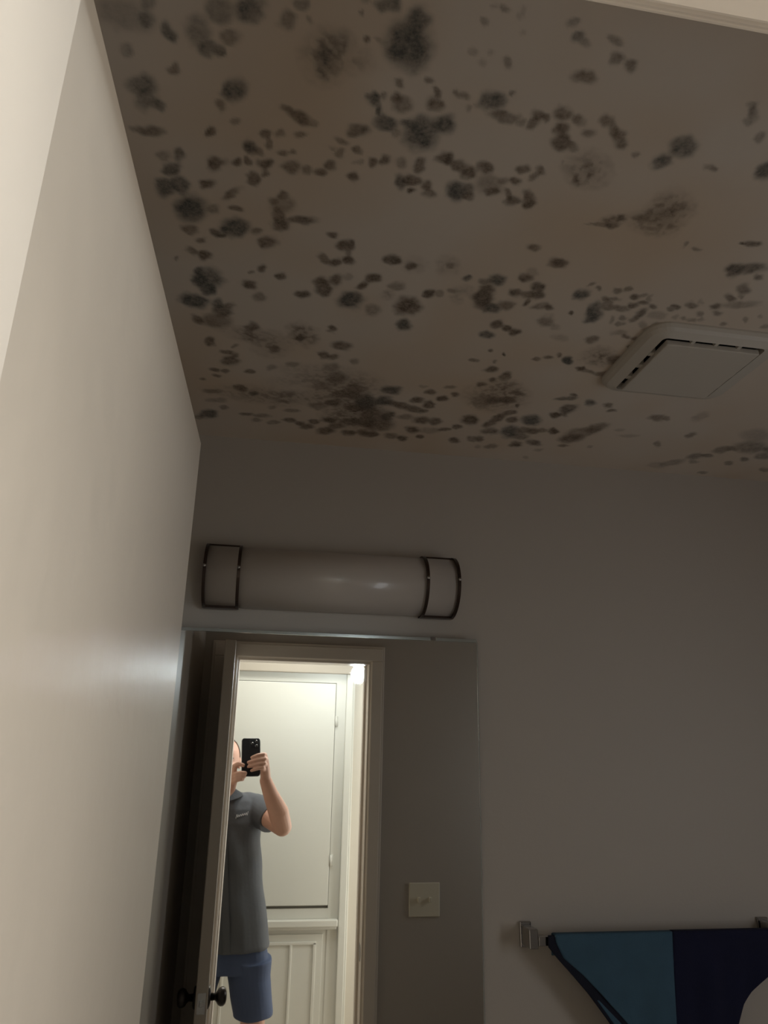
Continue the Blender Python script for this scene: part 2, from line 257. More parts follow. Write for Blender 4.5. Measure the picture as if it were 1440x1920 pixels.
# ------------------------------------------------------------------ mouldy ceiling: a fine mesh that carries the stains as an attribute
BLOBS = "-201,633,278,64,-89,192,40,0,0;-180,633,104,-19,-13,96,60,0,0;-174,613,85,-15,-10,73,50,0,0;-153,642,73,-56,46,100,80,0,0;-121,637,141,-26,-14,197,60,0,0;-113,657,126,-23,-6,92,80,0,0;-98,659,73,-13,-3,72,80,30,0;-84,638,116,-21,-3,118,60,80,0;-95,606,137,-25,-6,147,60,0,0;-62,599,171,-31,-1,146,80,0,0;-20,604,86,-16,4,92,60,50,0;-4,584,76,-14,4,71,60,0,0;6,601,43,-8,4,55,40,50,0;-207,678,73,-13,-12,73,50,30,0;-156,689,65,-12,-9,87,70,100,0;-193,720,172,-31,-22,162,80,0,0;-193,743,137,-25,-23,170,70,0,0;-179,748,69,-13,-10,85,70,0,0;-81,708,160,4,-28,163,90,10,0;-97,734,75,-14,-3,72,70,100,0;-82,757,60,-11,-2,63,60,100,0;-117,782,66,-12,-5,84,90,100,0;-191,790,164,-30,-12,92,80,80,0;-212,790,82,-15,-10,66,50,80,0;-14,724,69,-13,3,71,70,100,0;1,735,121,77,-39,84,80,100,0;18,743,50,-9,4,50,50,100,0;3,762,82,-15,4,64,60,100,0;-41,771,78,-14,1,78,80,100,0;-36,785,52,-10,1,75,60,100,0;-21,766,72,-13,3,78,60,100,0;-63,795,94,-17,-1,103,90,40,0;-51,800,63,-12,0,69,60,100,0;-18,794,74,-14,3,68,70,100,0;-4,791,63,-12,3,54,60,100,0;-160,827,81,-15,-10,108,80,50,0;-182,832,96,-18,-9,80,50,100,0;-172,854,120,-22,-14,135,80,20,0;-111,833,129,40,-44,143,90,100,0;-83,828,82,-15,-2,86,90,100,0;-64,819,75,-14,-1,91,80,100,0;-41,819,90,-17,2,108,90,100,0;-40,836,65,-12,1,73,70,100,0;-56,853,111,-21,0,115,90,100,0;-125,874,107,-20,-6,99,90,100,0;-188,895,124,-23,-22,193,90,0,0;-165,886,123,-23,-18,191,90,0,0;-5,821,130,-24,6,130,70,100,0;19,823,76,-14,6,81,60,100,0;36,823,76,-14,7,81,60,100,0;46,808,65,-12,7,71,50,100,0;-152,931,234,-44,-22,278,95,0,0;-118,925,93,-17,-5,102,60,50,0;-91,888,132,-150,27,52,70,100,0;-84,917,101,20,-15,74,80,100,0;-18,876,68,-13,3,79,80,100,0;-15,898,173,-32,7,199,60,100,0;-19,925,95,-18,6,173,80,100,0;-27,893,69,-13,2,81,60,100,0;14,926,211,-67,10,85,90,80,0;25,646,274,-50,32,357,40,40,1;30,653,129,-23,22,232,50,40,1;29,645,164,-30,24,249,60,40,1;45,620,125,-23,16,136,50,40,1;59,644,256,-47,24,186,30,80,1;62,584,43,-8,5,36,60,100,0;69,614,44,-8,8,54,80,100,0;84,607,44,-8,5,28,40,100,0;89,568,135,-24,15,87,80,0,0;61,568,84,-15,6,43,50,0,0;119,611,250,-45,59,295,97,0,0;126,577,129,-23,27,125,85,0,0;118,665,66,-12,12,65,70,100,0;154,650,65,-12,15,63,70,100,0;167,666,57,-10,16,65,70,100,0;130,690,117,-21,20,103,70,100,0;121,683,58,-11,13,67,70,100,0;167,683,101,-18,22,95,85,100,0;189,658,38,-7,9,32,50,100,0;199,663,110,23,-3,61,60,100,0;241,663,144,-26,42,133,85,0,0;261,650,38,-7,15,43,60,100,0;213,681,58,-11,16,57,40,100,0;90,692,74,-13,13,86,90,0,0;103,685,58,-11,9,56,60,100,0;99,706,59,-11,13,82,90,0,0;112,723,140,-26,23,134,90,0,0;81,741,132,-24,14,100,80,70,0;127,739,61,-11,14,75,50,100,0;160,732,223,-41,55,253,95,0,0;188,711,160,-29,36,145,90,10,0;140,718,100,-18,17,85,90,0,0;61,762,102,26,-12,72,60,100,0;81,775,63,-12,9,67,80,100,0;57,785,84,-16,9,81,60,100,0;46,775,42,-8,5,53,40,100,0;49,809,82,-15,8,85,60,100,0;38,824,55,-10,6,73,50,100,0;85,795,47,-9,7,50,40,100,0;106,791,75,-14,14,89,85,100,0;122,784,74,-14,18,104,90,80,0;83,822,105,-19,12,93,85,100,0;145,786,96,-18,21,110,50,100,0;173,783,90,-17,27,124,85,100,0;150,818,110,-20,24,123,85,30,0;165,811,131,-24,21,101,85,100,0;170,833,56,-10,12,60,90,100,0;190,820,93,-17,27,118,85,100,0;197,836,90,-17,20,85,70,100,0;205,763,116,-21,31,120,90,80,0;194,768,63,-12,16,67,60,100,0;225,772,102,-19,28,104,80,100,0;241,785,108,-20,30,106,85,100,0;260,772,107,-20,35,115,80,100,0;296,791,87,-16,28,85,50,100,0;278,801,198,-37,55,175,50,100,0;235,822,134,-25,49,181,95,0,0;249,814,89,-16,29,103,80,50,0;255,826,79,-15,22,75,80,100,0;287,816,100,-19,24,74,80,100,0;315,764,96,-18,29,81,85,100,0;314,788,83,-15,28,79,80,100,0;308,818,56,-10,35,105,80,100,0;322,827,121,5,18,86,90,80,0;340,815,90,-17,55,151,80,100,0;349,831,80,-15,34,92,95,100,0;336,773,49,-103,44,37,60,100,0;341,764,54,-10,21,54,60,100,0;262,685,166,3,17,94,80,80,0;284,690,50,-9,17,47,50,100,0;300,688,79,-15,28,75,80,100,0;303,677,88,-16,33,87,80,100,0;200,568,48,-9,16,53,50,100,0;213,551,47,-9,14,42,50,100,0;203,551,42,-8,8,25,30,100,0;239,546,51,-9,18,51,30,100,0;233,553,51,-9,15,43,30,100,0;197,603,50,-9,14,48,40,100,0;219,603,36,-7,12,38,30,100,0;213,616,55,-10,18,59,35,100,0;241,613,46,-8,27,79,50,100,0;247,573,52,-9,13,36,25,100,0;224,673,58,-11,13,45,30,100,0;295,550,86,-16,26,60,55,40,0;310,568,74,-13,30,68,80,0,0;321,574,44,-8,21,46,50,50,0;353,565,79,-14,28,58,60,80,0;361,586,69,-12,35,72,60,80,0;367,582,54,-10,19,37,40,80,0;383,590,82,-15,40,77,75,80,0;338,614,120,-22,38,85,80,100,0;334,667,117,-21,45,108,80,100,0;357,675,79,-15,35,80,70,100,0;343,692,100,-18,40,95,85,100,0;352,711,112,-21,47,111,90,100,0;369,714,72,-13,27,62,70,100,0;378,689,84,-16,30,66,70,100,0;315,679,59,-11,36,92,80,100,0;391,669,99,-18,41,87,75,100,0;408,681,80,-15,52,106,70,100,0;420,686,101,-19,42,83,70,100,0;432,698,92,-17,37,73,80,70,0;458,714,46,-8,24,45,50,100,0;364,741,25,-5,13,31,40,100,0;514,687,121,-99,124,129,90,0,0;499,717,110,-92,88,95,85,0,0;571,715,85,-16,41,64,60,100,0;562,614,67,-12,44,63,50,40,0;572,620,82,14,41,117,60,40,0;571,634,49,-9,38,54,50,40,0;604,655,76,-14,49,69,60,80,0;648,707,73,-127,121,91,95,0,0;397,768,76,-14,43,97,60,100,1;412,751,86,-16,43,94,60,100,1;404,749,320,-59,137,300,50,100,1;560,807,321,-60,160,279,55,90,1;555,785,270,-50,138,237,35,90,1;484,835,165,-110,63,88,60,90,1;518,822,115,-22,49,93,60,90,0;487,841,135,-44,51,90,75,80,1;489,845,112,-21,24,49,60,80,0;465,851,134,-25,17,37,60,80,0;495,829,49,-9,42,84,80,80,0;551,829,399,-75,153,275,55,90,1;552,812,175,-33,49,88,60,80,1;623,865,35,-7,35,58,50,80,0;649,872,51,-10,37,59,60,80,0;725,844,138,-26,49,69,85,80,0;710,848,46,-9,26,38,80,80,0;737,913,121,-23,101,150,90,40,0;759,901,240,-83,101,131,85,40,0;789,921,78,-15,57,80,80,60,0;787,951,113,-21,92,133,70,70,0;777,980,97,-19,74,111,80,80,0;795,973,51,-10,54,78,50,80,0;769,1010,105,-20,59,91,80,80,0;808,995,293,-85,64,89,50,80,0;788,1027,93,-18,44,68,60,80,0;723,1011,104,-20,55,91,75,80,0;734,998,52,-10,51,81,40,80,0;699,1024,73,-14,44,75,80,80,0;691,1033,66,-13,37,63,60,80,0;753,1034,80,-15,53,85,60,80,0;847,1035,40,-8,60,87,50,80,0;865,1019,40,-8,61,85,40,80,0;734,1053,54,-10,39,66,60,80,0;752,1056,94,-18,40,66,50,80,0;769,1050,67,-13,41,66,50,80,0;717,1052,54,-10,38,66,40,80,0;817,1055,81,-16,35,53,60,80,0;898,1050,82,-16,48,67,60,80,0;691,1080,68,-13,35,63,50,80,0;446,944,84,-16,48,115,80,100,0;520,992,65,-34,31,53,70,80,0;514,1020,121,-65,78,138,90,0,0;540,1001,46,-9,26,55,70,80,0;573,999,64,-12,40,79,80,80,0;587,991,50,-73,43,50,70,80,0;565,1026,91,-17,30,62,60,80,0;581,1022,78,-15,31,62,60,80,0;576,1040,105,-20,62,127,70,80,0;561,1063,167,87,25,245,90,0,0;560,1083,108,-21,79,172,90,0,0;602,1046,185,-35,39,77,70,80,0;611,1009,90,-42,44,71,80,80,0;624,1001,77,-15,30,56,60,80,0;641,1007,51,-10,40,73,50,80,0;620,1031,91,-18,39,75,80,80,0;635,1021,109,-21,33,62,80,80,0;657,1030,73,-14,46,84,80,80,0;646,1052,38,-129,96,91,80,60,0;643,1074,61,-70,62,81,80,80,0;621,1073,67,-13,45,89,60,80,0;603,1084,49,-9,55,113,50,80,0;627,1093,76,-15,32,64,60,80,0;672,1091,82,-16,74,138,40,80,0;680,1055,160,-31,61,110,40,80,0;523,1078,37,-7,19,44,60,100,0;597,1155,108,-21,55,120,80,100,0;658,1132,84,-16,35,68,80,100,0;678,1134,85,-16,36,68,80,100,0;681,1162,46,-9,26,51,70,100,0;638,1123,167,-32,48,96,40,100,0;639,1211,325,-63,155,329,55,100,1;677,1216,149,-29,81,164,80,100,0;682,1273,185,-36,51,106,70,100,0;640,1269,219,55,24,81,70,100,0;620,1258,85,-17,30,69,80,100,0;584,1239,126,-25,57,134,90,0,0;556,1222,59,-12,31,76,60,100,0;643,1393,212,-86,44,93,80,30,0;655,1373,59,-12,29,66,80,80,0;708,1403,140,-28,69,152,80,10,0;670,1440,175,-99,98,197,85,60,0;655,1475,86,-17,49,119,80,100,0;753,1407,107,-21,47,97,85,90,0;774,1429,100,-58,47,83,80,90,0;896,1443,189,-38,90,161,70,100,0;919,1442,69,-14,42,73,50,100,0;993,1419,101,-184,135,163,35,80,0;1029,1516,60,-119,82,102,60,80,0;973,1580,82,-17,96,171,60,80,0;779,1524,198,-217,113,187,70,100,0;754,1556,349,-253,127,239,60,100,0;743,1594,268,-118,100,211,90,100,0;739,1637,151,-31,45,107,80,100,0;684,1557,90,-18,60,147,70,100,0;809,1632,75,-15,41,89,40,100,0;878,1548,218,-44,51,98,30,100,0;840,1521,107,-22,40,79,30,100,0;1115,1634,200,-94,107,163,60,40,0;1144,1626,154,-31,81,127,70,40,0;1079,1684,231,-194,111,167,50,40,0;1050,1711,238,-49,110,197,30,40,0;1158,1581,162,-134,126,169,60,40,0;1181,1571,150,-31,93,138,60,40,0;1220,1553,409,-83,229,326,60,30,0;1189,1485,359,-73,226,318,35,30,0;1254,1626,116,-24,89,128,70,40,0;1231,1658,117,-24,88,132,60,40,0;1131,1668,117,-24,81,132,50,40,0;1291,1598,229,-47,129,179,60,40,0;1200,1736,142,-29,64,101,60,40,0;1273,1562,112,-23,125,172,60,40,0;1355,1681,159,-33,99,136,50,40,0;-89,962,205,-38,-6,220,95,0,0;-157,978,114,25,-23,92,80,100,0;-117,978,92,65,-30,76,80,70,0;-108,985,74,-14,-3,67,80,70,0;-141,1001,94,-18,-6,84,70,100,0;-55,962,92,-17,0,91,70,100,0;-37,985,136,-26,2,133,85,100,0;-20,942,144,-27,4,124,85,90,0;67,949,92,-17,8,80,85,100,0;86,971,124,-23,14,121,90,100,0;99,967,74,-14,14,113,90,100,0;59,1008,108,70,-24,92,70,100,0;76,1013,90,-17,10,100,90,100,0;96,1005,97,-18,13,111,90,100,0;93,986,63,-12,9,77,60,100,0;-139,1039,102,-19,-7,114,85,100,0;-157,1031,98,56,-27,77,60,100,0;-187,1056,52,-10,-6,58,70,100,0;-151,1080,92,-17,-8,121,90,0,0;-136,1099,241,-46,-17,294,85,0,0;-138,1131,109,-21,-9,164,90,0,0;-150,1106,134,-26,-12,181,90,0,0;-166,1169,233,13,-32,209,95,0,0;-125,1171,113,-22,-8,174,90,10,0;-116,1191,172,-33,-8,205,85,60,0;-101,1171,79,-15,-3,89,70,100,0;-162,1231,113,78,-38,122,80,100,0;-126,1227,264,-51,-11,242,70,100,0;-47,1052,73,-14,1,92,85,100,0;-64,1069,66,-12,0,64,70,100,0;-13,1071,85,-16,3,104,90,100,0;-65,1104,133,14,-14,128,90,100,0;-49,1135,125,-24,1,143,60,100,0;31,1113,132,-25,8,130,85,90,0;59,1071,134,-25,13,154,90,100,0;83,1064,112,-21,17,166,85,100,0;65,1094,122,-23,16,173,85,90,0;102,1050,79,-15,10,85,40,100,0;116,1113,211,-73,44,243,98,10,0;130,1068,75,-14,14,97,90,100,0;138,1045,106,-20,22,149,90,100,0;159,1136,141,-27,26,171,60,100,0;-63,1236,119,-23,-1,153,85,100,0;-142,1304,99,-19,-9,166,90,100,0;-99,1310,62,-12,-2,71,60,100,0;-112,1337,124,10,-9,87,75,100,0;-107,1373,173,27,-23,195,85,100,0;-97,1349,95,-19,-2,88,70,100,0;-140,1415,106,-21,-4,81,80,100,0;-120,1415,83,-16,-3,81,70,100,0;-138,1442,67,-13,-4,84,70,100,0;-66,1410,99,-19,0,95,75,100,0;-170,1462,74,-15,-5,71,60,100,0;-87,1487,136,14,-11,134,85,100,0;-59,1506,121,22,-10,121,85,20,0;-167,1635,224,-71,-8,224,90,10,0;-191,1657,113,-23,-7,106,50,100,0;-128,1590,91,-18,-4,99,70,100,0;32,1256,67,-13,7,113,98,70,0;41,1249,271,-53,22,341,65,100,1;27,1224,237,-46,12,218,45,100,1;-18,1307,109,-21,4,150,80,100,0;-53,1267,604,81,-26,288,40,100,1;-22,1301,372,-72,8,363,35,100,1;90,1214,95,-18,11,107,90,100,0;116,1269,205,14,6,163,80,100,0;84,1312,120,-23,13,147,90,100,0;105,1316,133,-26,13,123,75,100,0;153,1326,96,-19,17,125,50,100,0;-68,1270,182,-35,-1,171,50,100,1;118,1395,1033,88,15,415,35,100,1;143,1462,761,-151,70,603,50,100,1;185,1564,734,-147,102,769,70,100,1;40,1505,1449,148,-3,309,35,100,1;-48,1523,1069,114,-19,313,35,100,1;53,1429,843,-166,18,283,25,100,1;-153,1513,209,-41,-6,106,60,100,0;-145,1557,215,-43,-6,127,50,100,0;-78,1617,149,-30,-1,102,70,100,0;-40,1618,223,-45,1,120,60,100,0;-52,1646,151,-30,0,106,60,100,0;-10,1651,152,-31,3,107,60,100,0;28,1630,151,-30,6,140,80,100,0;51,1643,114,-23,7,124,80,100,0;71,1657,191,-39,10,144,85,100,0;88,1627,151,-30,9,122,80,100,0;120,1675,233,-47,19,204,90,100,0;125,1611,188,-38,17,173,90,100,0;144,1643,191,-38,19,179,80,100,0;179,1672,194,-39,18,148,85,100,0;214,1665,155,-31,26,185,90,100,0;239,1670,156,-32,20,130,80,100,0;179,1609,263,-53,24,191,80,100,0;218,1610,226,-46,26,174,85,100,0;124,1519,179,-36,17,172,80,100,0;89,1542,216,-43,13,160,60,100,0;137,1471,209,-41,21,186,60,100,0;169,1442,206,-41,29,217,70,100,0;165,1472,174,-35,24,187,70,100,0;194,1498,213,-42,50,350,95,30,0;9,1534,143,-28,3,94,60,100,0;-15,1567,109,-22,2,81,50,100,0;25,1360,129,-25,7,129,50,100,0;-20,1385,131,-26,2,106,50,100,0;15,1495,210,-42,6,151,50,100,0;104,1358,162,-32,16,162,50,100,0;92,1443,205,-40,16,179,50,100,0;122,1401,234,-46,30,276,60,100,0;33,1578,183,-37,6,116,60,100,0;180,1532,289,-58,23,176,85,100,0;168,990,132,-25,20,110,95,80,0;204,1001,82,-16,22,104,85,100,0;208,998,205,-39,42,201,25,100,1;264,989,205,-39,61,241,35,100,1;264,989,72,-14,18,71,60,100,0;150,1041,119,-23,19,119,90,100,0;191,1059,134,-26,23,123,60,100,0;178,1087,137,-26,24,137,35,100,1;221,1114,230,-44,53,264,98,140,0;225,1173,152,-29,35,176,95,20,0;250,1070,114,-22,23,98,90,80,0;270,1066,68,-13,20,80,50,100,0;293,1055,95,-18,21,79,60,100,0;309,1050,162,-31,49,176,30,0,1;302,1077,110,-21,37,137,25,0,1;305,1013,84,-16,23,83,85,10,0;357,1008,137,-26,51,157,95,10,0;338,1016,92,-18,28,92,70,50,0;347,1041,140,-27,51,165,90,80,0;349,1071,179,-34,69,228,95,80,0;374,1092,140,-27,42,131,90,20,0;394,1074,152,-29,46,138,70,100,0;399,1040,114,-22,38,109,85,80,0;402,995,110,-21,39,106,85,100,0;409,979,90,-17,37,99,35,100,0;431,1018,128,-24,52,136,90,70,0;439,1037,122,-23,40,105,85,80,0;424,1042,122,-23,35,96,80,100,0;428,1061,69,-13,30,81,90,100,0;460,1069,166,-32,35,91,60,100,0;474,1073,70,-13,29,74,80,100,0;485,1109,157,-30,62,156,65,100,0;510,1125,87,-17,41,100,30,100,0;534,1159,149,-29,54,131,30,100,0;523,1078,45,-9,24,56,80,100,0;386,920,101,-43,47,98,75,100,0;442,947,139,-26,55,133,85,100,0;398,1139,122,-23,41,126,90,90,0;422,1149,93,-18,38,112,90,100,0;441,1160,106,-21,40,114,95,100,0;389,1175,133,-26,36,116,85,10,0;416,1231,37,-7,22,68,80,100,0;448,1240,34,-7,19,58,98,80,0;437,1270,47,-9,19,60,60,100,0;389,1271,108,7,15,72,70,100,0;438,1302,135,-27,39,125,90,90,0;476,1325,98,-117,70,128,80,100,0;454,1344,99,-20,33,105,85,100,0;435,1369,117,-23,33,108,90,100,0;517,1245,78,-15,31,82,75,100,0;535,1235,87,-17,32,81,85,100,0;555,1222,56,-11,47,114,60,100,0;584,1238,132,-26,60,140,95,10,0;622,1260,89,-17,37,84,85,100,0;487,1416,657,-130,216,668,50,100,1;497,1370,337,-67,105,310,50,100,1;516,1426,174,-35,54,161,90,100,0;485,1432,209,-42,59,184,80,100,0;459,1445,211,-42,90,299,50,100,0;531,1393,153,22,26,98,80,100,0;550,1448,71,-14,37,105,90,100,0;249,1432,213,-42,36,201,95,30,0;337,1424,120,-24,27,114,85,100,0;373,1389,135,-27,21,83,60,100,0;390,1423,103,-21,30,115,90,100,0;368,1449,122,-24,29,118,95,100,0;311,1468,141,-28,32,150,95,100,0;343,1482,135,-27,39,169,95,100,0;316,1398,101,-20,16,69,40,100,0;280,1500,270,92,12,185,85,100,0;240,1485,212,-42,36,214,95,30,0;206,1503,214,-43,41,273,90,20,0;320,1513,229,23,23,159,80,100,0;341,1517,91,-18,21,95,70,100,0;261,1562,166,-33,41,233,95,60,0;302,1558,185,-37,29,149,60,100,0;348,1566,223,-45,45,202,85,100,0;381,1564,130,-26,48,202,85,100,0;222,1557,257,-51,51,332,70,100,0;246,1613,378,-76,57,354,80,100,0;335,1624,172,-35,37,179,90,100,0;320,1677,138,-28,33,169,90,100,0;362,1661,94,-19,28,130,90,100,0;288,1669,195,-40,27,149,70,100,0;235,1670,195,-39,28,186,70,100,0;461,1543,204,-41,67,233,95,100,0;413,1605,144,-61,30,104,75,100,0;438,1585,113,-23,37,138,85,100,0;382,1617,268,-54,41,178,40,100,0;452,1663,138,-28,40,150,80,100,0;495,1645,117,-24,53,185,70,80,0;515,1643,117,-24,50,166,80,80,0;528,1593,210,-42,61,193,75,80,0;515,1550,129,-176,75,152,85,100,0;526,1513,109,-200,79,140,85,100,0;544,1484,108,-72,46,106,80,100,0;563,1521,147,-30,57,163,85,100,0;607,1514,214,-43,104,278,95,0,0;577,1587,210,-42,115,336,90,10,0;611,1609,193,-39,64,180,70,70,0;631,1572,152,-31,65,173,85,100,0;652,1563,133,-27,47,120,70,100,0;607,1572,152,-31,69,191,70,80,0;682,1561,133,-27,63,155,85,100,0;650,1478,127,-25,64,157,85,100,0;618,1656,166,-34,60,170,90,100,0;660,1638,247,45,50,167,80,80,0;686,1678,121,-25,37,97,40,80,0;527,1690,100,-20,35,116,40,80,0;559,1683,136,-98,59,150,60,80,0;670,1467,108,-22,52,124,80,80,0;672,1734,62,-13,37,102,40,80,0"
def ceiling():
    rs = np.random.RandomState(4)
    st = 0.003
    xs = np.arange(XL, XR + st, st); ys = np.arange(YF, YB + st, st); xs[-1] = XR; ys[-1] = YB
    nx, ny = len(xs), len(ys)
    def vnoise(cell, seed):
        r = np.random.RandomState(seed); gx = int((XR - XL) / cell) + 4; gy = int((YB - YF) / cell) + 4
        g = r.rand(gx, gy)
        fx = (xs - XL) / cell; fy = (ys - YF) / cell
        ix = fx.astype(int); iy = fy.astype(int); tx = fx - ix; ty = fy - iy
        tx = tx * tx * (3 - 2 * tx); ty = ty * ty * (3 - 2 * ty)
        a = g[np.ix_(ix, iy)]; b_ = g[np.ix_(ix + 1, iy)]; c = g[np.ix_(ix, iy + 1)]; d = g[np.ix_(ix + 1, iy + 1)]
        tx = tx[:, None]; ty = ty[None, :]
        return (a * (1 - tx) + b_ * tx) * (1 - ty) + (c * (1 - tx) + d * tx) * ty
    wx = (vnoise(0.022, 1) - .5) * 0.009 + (vnoise(0.008, 2) - .5) * 0.005
    wy = (vnoise(0.022, 3) - .5) * 0.009 + (vnoise(0.008, 5) - .5) * 0.005
    mott = vnoise(0.012, 7) * .5 + vnoise(0.006, 8) * .5
    spk = np.clip((vnoise(0.010, 9) * .5 + vnoise(0.0055, 10) * .5 - .40) * 4.0, 0, 1)
    X, Y = np.meshgrid(xs, ys, indexing='ij'); X = X + wx; Y = Y + wy
    free = np.ones((nx, ny)); tone = np.zeros((nx, ny)); tw = np.full((nx, ny), 1e-4)
    for rec in BLOBS.split(';'):
        cx, cy, ux, uy, vx, vy, s, tn, fz = [float(q) for q in rec.split(',')]
        cx /= 1000; cy /= 1000; A = np.array([[ux, vx], [uy, vy]]) / 10000 * 1.05; s /= 100; tn /= 100
        k = 1.7 if fz else 1.35
        ex = (abs(A[0, 0]) + abs(A[0, 1])) * k + .01; ey = (abs(A[1, 0]) + abs(A[1, 1])) * k + .01
        i0, i1 = np.searchsorted(xs, [cx - ex, cx + ex]); j0, j1 = np.searchsorted(ys, [cy - ey, cy + ey])
        if i1 <= i0 or j1 <= j0: continue
        det = A[0, 0] * A[1, 1] - A[0, 1] * A[1, 0]
        if abs(det) < 1e-9: continue
        dx = X[i0:i1, j0:j1] - cx; dy = Y[i0:i1, j0:j1] - cy
        p = (A[1, 1] * dx - A[0, 1] * dy) / det; q = (-A[1, 0] * dx + A[0, 0] * dy) / det
        d = np.sqrt(p * p + q * q)
        if fz:
            m = np.clip(1 - d / 1.25, 0, 1) ** 0.9 * s * 1.5 * (0.50 + 0.65 * spk[i0:i1, j0:j1])
        else:
            m = np.clip((1.38 - d) / 0.85, 0, 1); m = m * m * (3 - 2 * m) * s * (0.72 + 0.50 * mott[i0:i1, j0:j1])
        m = np.clip(m, 0, 1); free[i0:i1, j0:j1] *= 1 - m * 0.97
        tone[i0:i1, j0:j1] += m * tn; tw[i0:i1, j0:j1] += m
    # a few faint specks between the colonies
    mask = 1 - free
    haze = np.clip(vnoise(0.22, 12) * .6 + vnoise(0.09, 13) * .4 - .25, 0, 1)
    tone = tone / tw
    co = np.zeros((nx, ny, 3)); co[..., 0] = xs[:, None]; co[..., 1] = ys[None, :]; co[..., 2] = ZC
    idx = np.arange(nx * ny).reshape(nx, ny)
    q = np.stack([idx[:-1, :-1], idx[:-1, 1:], idx[1:, 1:], idx[1:, :-1]], -1).reshape(-1, 4)
    me = bpy.data.meshes.new('ceiling')
    me.vertices.add(nx * ny); me.vertices.foreach_set('co', co.ravel())
    me.loops.add(q.size); me.loops.foreach_set('vertex_index', q.ravel().astype(np.int32))
    me.polygons.add(len(q)); me.polygons.foreach_set('loop_start', np.arange(0, q.size, 4, dtype=np.int32))
    me.update(calc_edges=True); me.validate()
    at = me.attributes.new('mould', 'FLOAT_VECTOR', 'POINT')
    at.data.foreach_set('vector', np.stack([mask, np.clip(tone, 0, 1.4), haze], -1).ravel())
    m = bpy.data.materials.new('mouldy_ceiling'); m.use_nodes = True; nt = m.node_tree; N = nt.nodes; L = nt.links
    bs = N['Principled BSDF']; bs.inputs['Roughness'].default_value = 0.75
    a = N.new('ShaderNodeAttribute'); a.attribute_name = 'mould'; sp = N.new('ShaderNodeSeparateXYZ'); L.new(a.outputs['Vector'], sp.inputs[0])
    tc = N.new('ShaderNodeTexCoord')
    def mix(f, c0, c1):
        x = N.new('ShaderNodeMix'); x.data_type = 'RGBA'
        for s_, v in (('Factor', f), ('A', c0), ('B', c1)):
            if isinstance(v, (tuple, float)): x.inputs[s_].default_value = (*v, 1) if isinstance(v, tuple) else v
            else: L.new(v, x.inputs[s_])
        return x.outputs['Result']
    base = mix(sp.outputs[2], CEIL_A, CEIL_B)
    spot = mix(sp.outputs[1], MOULD_GREY, MOULD_BROWN)
    nz = N.new('ShaderNodeTexNoise'); nz.inputs['Scale'].default_value = 260; nz.inputs['Detail'].default_value = 4
    L.new(tc.outputs['Object'], nz.inputs['Vector'])
    mr = N.new('ShaderNodeMapRange'); mr.inputs['From Min'].default_value = 0.25; mr.inputs['From Max'].default_value = 0.75
    mr.inputs['To Min'].default_value = 0.80; mr.inputs['To Max'].default_value = 1.1; L.new(nz.outputs['Fac'], mr.inputs['Value'])
    mu = N.new('ShaderNodeMath'); mu.operation = 'MULTIPLY'; mu.use_clamp = True; L.new(sp.outputs[0], mu.inputs[0]); L.new(mr.outputs[0], mu.inputs[1])
    L.new(mix(mu.outputs[0], base, spot), bs.inputs['Base Color'])
    o = bpy.data.objects.new('ceiling', me); COL.objects.link(o); me.materials.append(m); o['kind'] = 'structure'
    return o
CEIL_A = (0.63, 0.56, 0.485); CEIL_B = (0.57, 0.435, 0.30)
MOULD_GREY = (0.085, 0.083, 0.074); MOULD_BROWN = (0.115, 0.080, 0.053)
ceiling()
b = bmesh.new(); box(b, XL - T, XR + T, YF, YB + T, ZC + 0.004, ZC + 0.05); struct('ceiling_slab', b, M['wall'])

# ------------------------------------------------------------------ the open bathroom door
H0 = Vector((-0.1060, 0.2400)); F0 = Vector((-0.0888, 0.8240))       # room-side face: hinge end, free end
dv = (F0 - H0); DW = dv.length; ang = math.atan2(dv.y, dv.x)
DM = Matrix.Translation((H0.x, H0.y, 0)) @ Matrix.Rotation(ang, 4, 'Z')   # local x along the door, +y towards the left wall
def dbuild(name, bm, m, parent=None, smooth=False):
    bmesh.ops.transform(bm, matrix=DM, verts=bm.verts); return build(name, bm, m, parent, smooth)
b = bmesh.new(); box(b, 0, DW, 0, 0.038, 0.012, 2.010, 0.0035, 3)
door = dbuild('door_1', b, M['door']); door['kind'] = 'structure'
kx, kz = DW - 0.058, 0.890
for s, y0 in ((-1, 0.0), (1, 0.038)):
    b = bmesh.new(); lathe(b, (kx, y0 - s * 0.001, kz), (0, s, 0), [(0, 0.0), (0, 0.0325), (0.004, 0.0325), (0.009, 0.027), (0.010, 0.012)], 40)
    r_ = dbuild('knob_rosette', b, M['nickel'], door, True)
    b = bmesh.new(); lathe(b, (kx, y0, kz), (0, s, 0), [(0.008, 0.011), (0.022, 0.010), (0.027, 0.016), (0.032, 0.0235), (0.040, 0.027), (0.048, 0.0265), (0.055, 0.0215), (0.058, 0.012), (0.0585, 0)], 40)
    dbuild('door_knob', b, M['nickel'], door, True)
b = bmesh.new(); box(b, DW - 0.001, DW + 0.0012, 0.006, 0.032, kz - 0.029, kz + 0.029, 0.0006); dbuild('latch_plate', b, M['steel'], door)
b = bmesh.new(); box(b, DW, DW + 0.010, 0.012, 0.026, kz - 0.008, kz + 0.008, 0.003); dbuild('latch_bolt', b, M['steel'], door)
for hz in (1.80, 1.02, 0.25):
    b = bmesh.new(); lathe(b, (-0.0035, 0.0060, hz - 0.045), (0, 0, 1), [(0, 0), (0, 0.0045), (0.09, 0.0045), (0.09, 0)], 14)
    dbuild('door_hinge', b, M['nickel'], door, True)

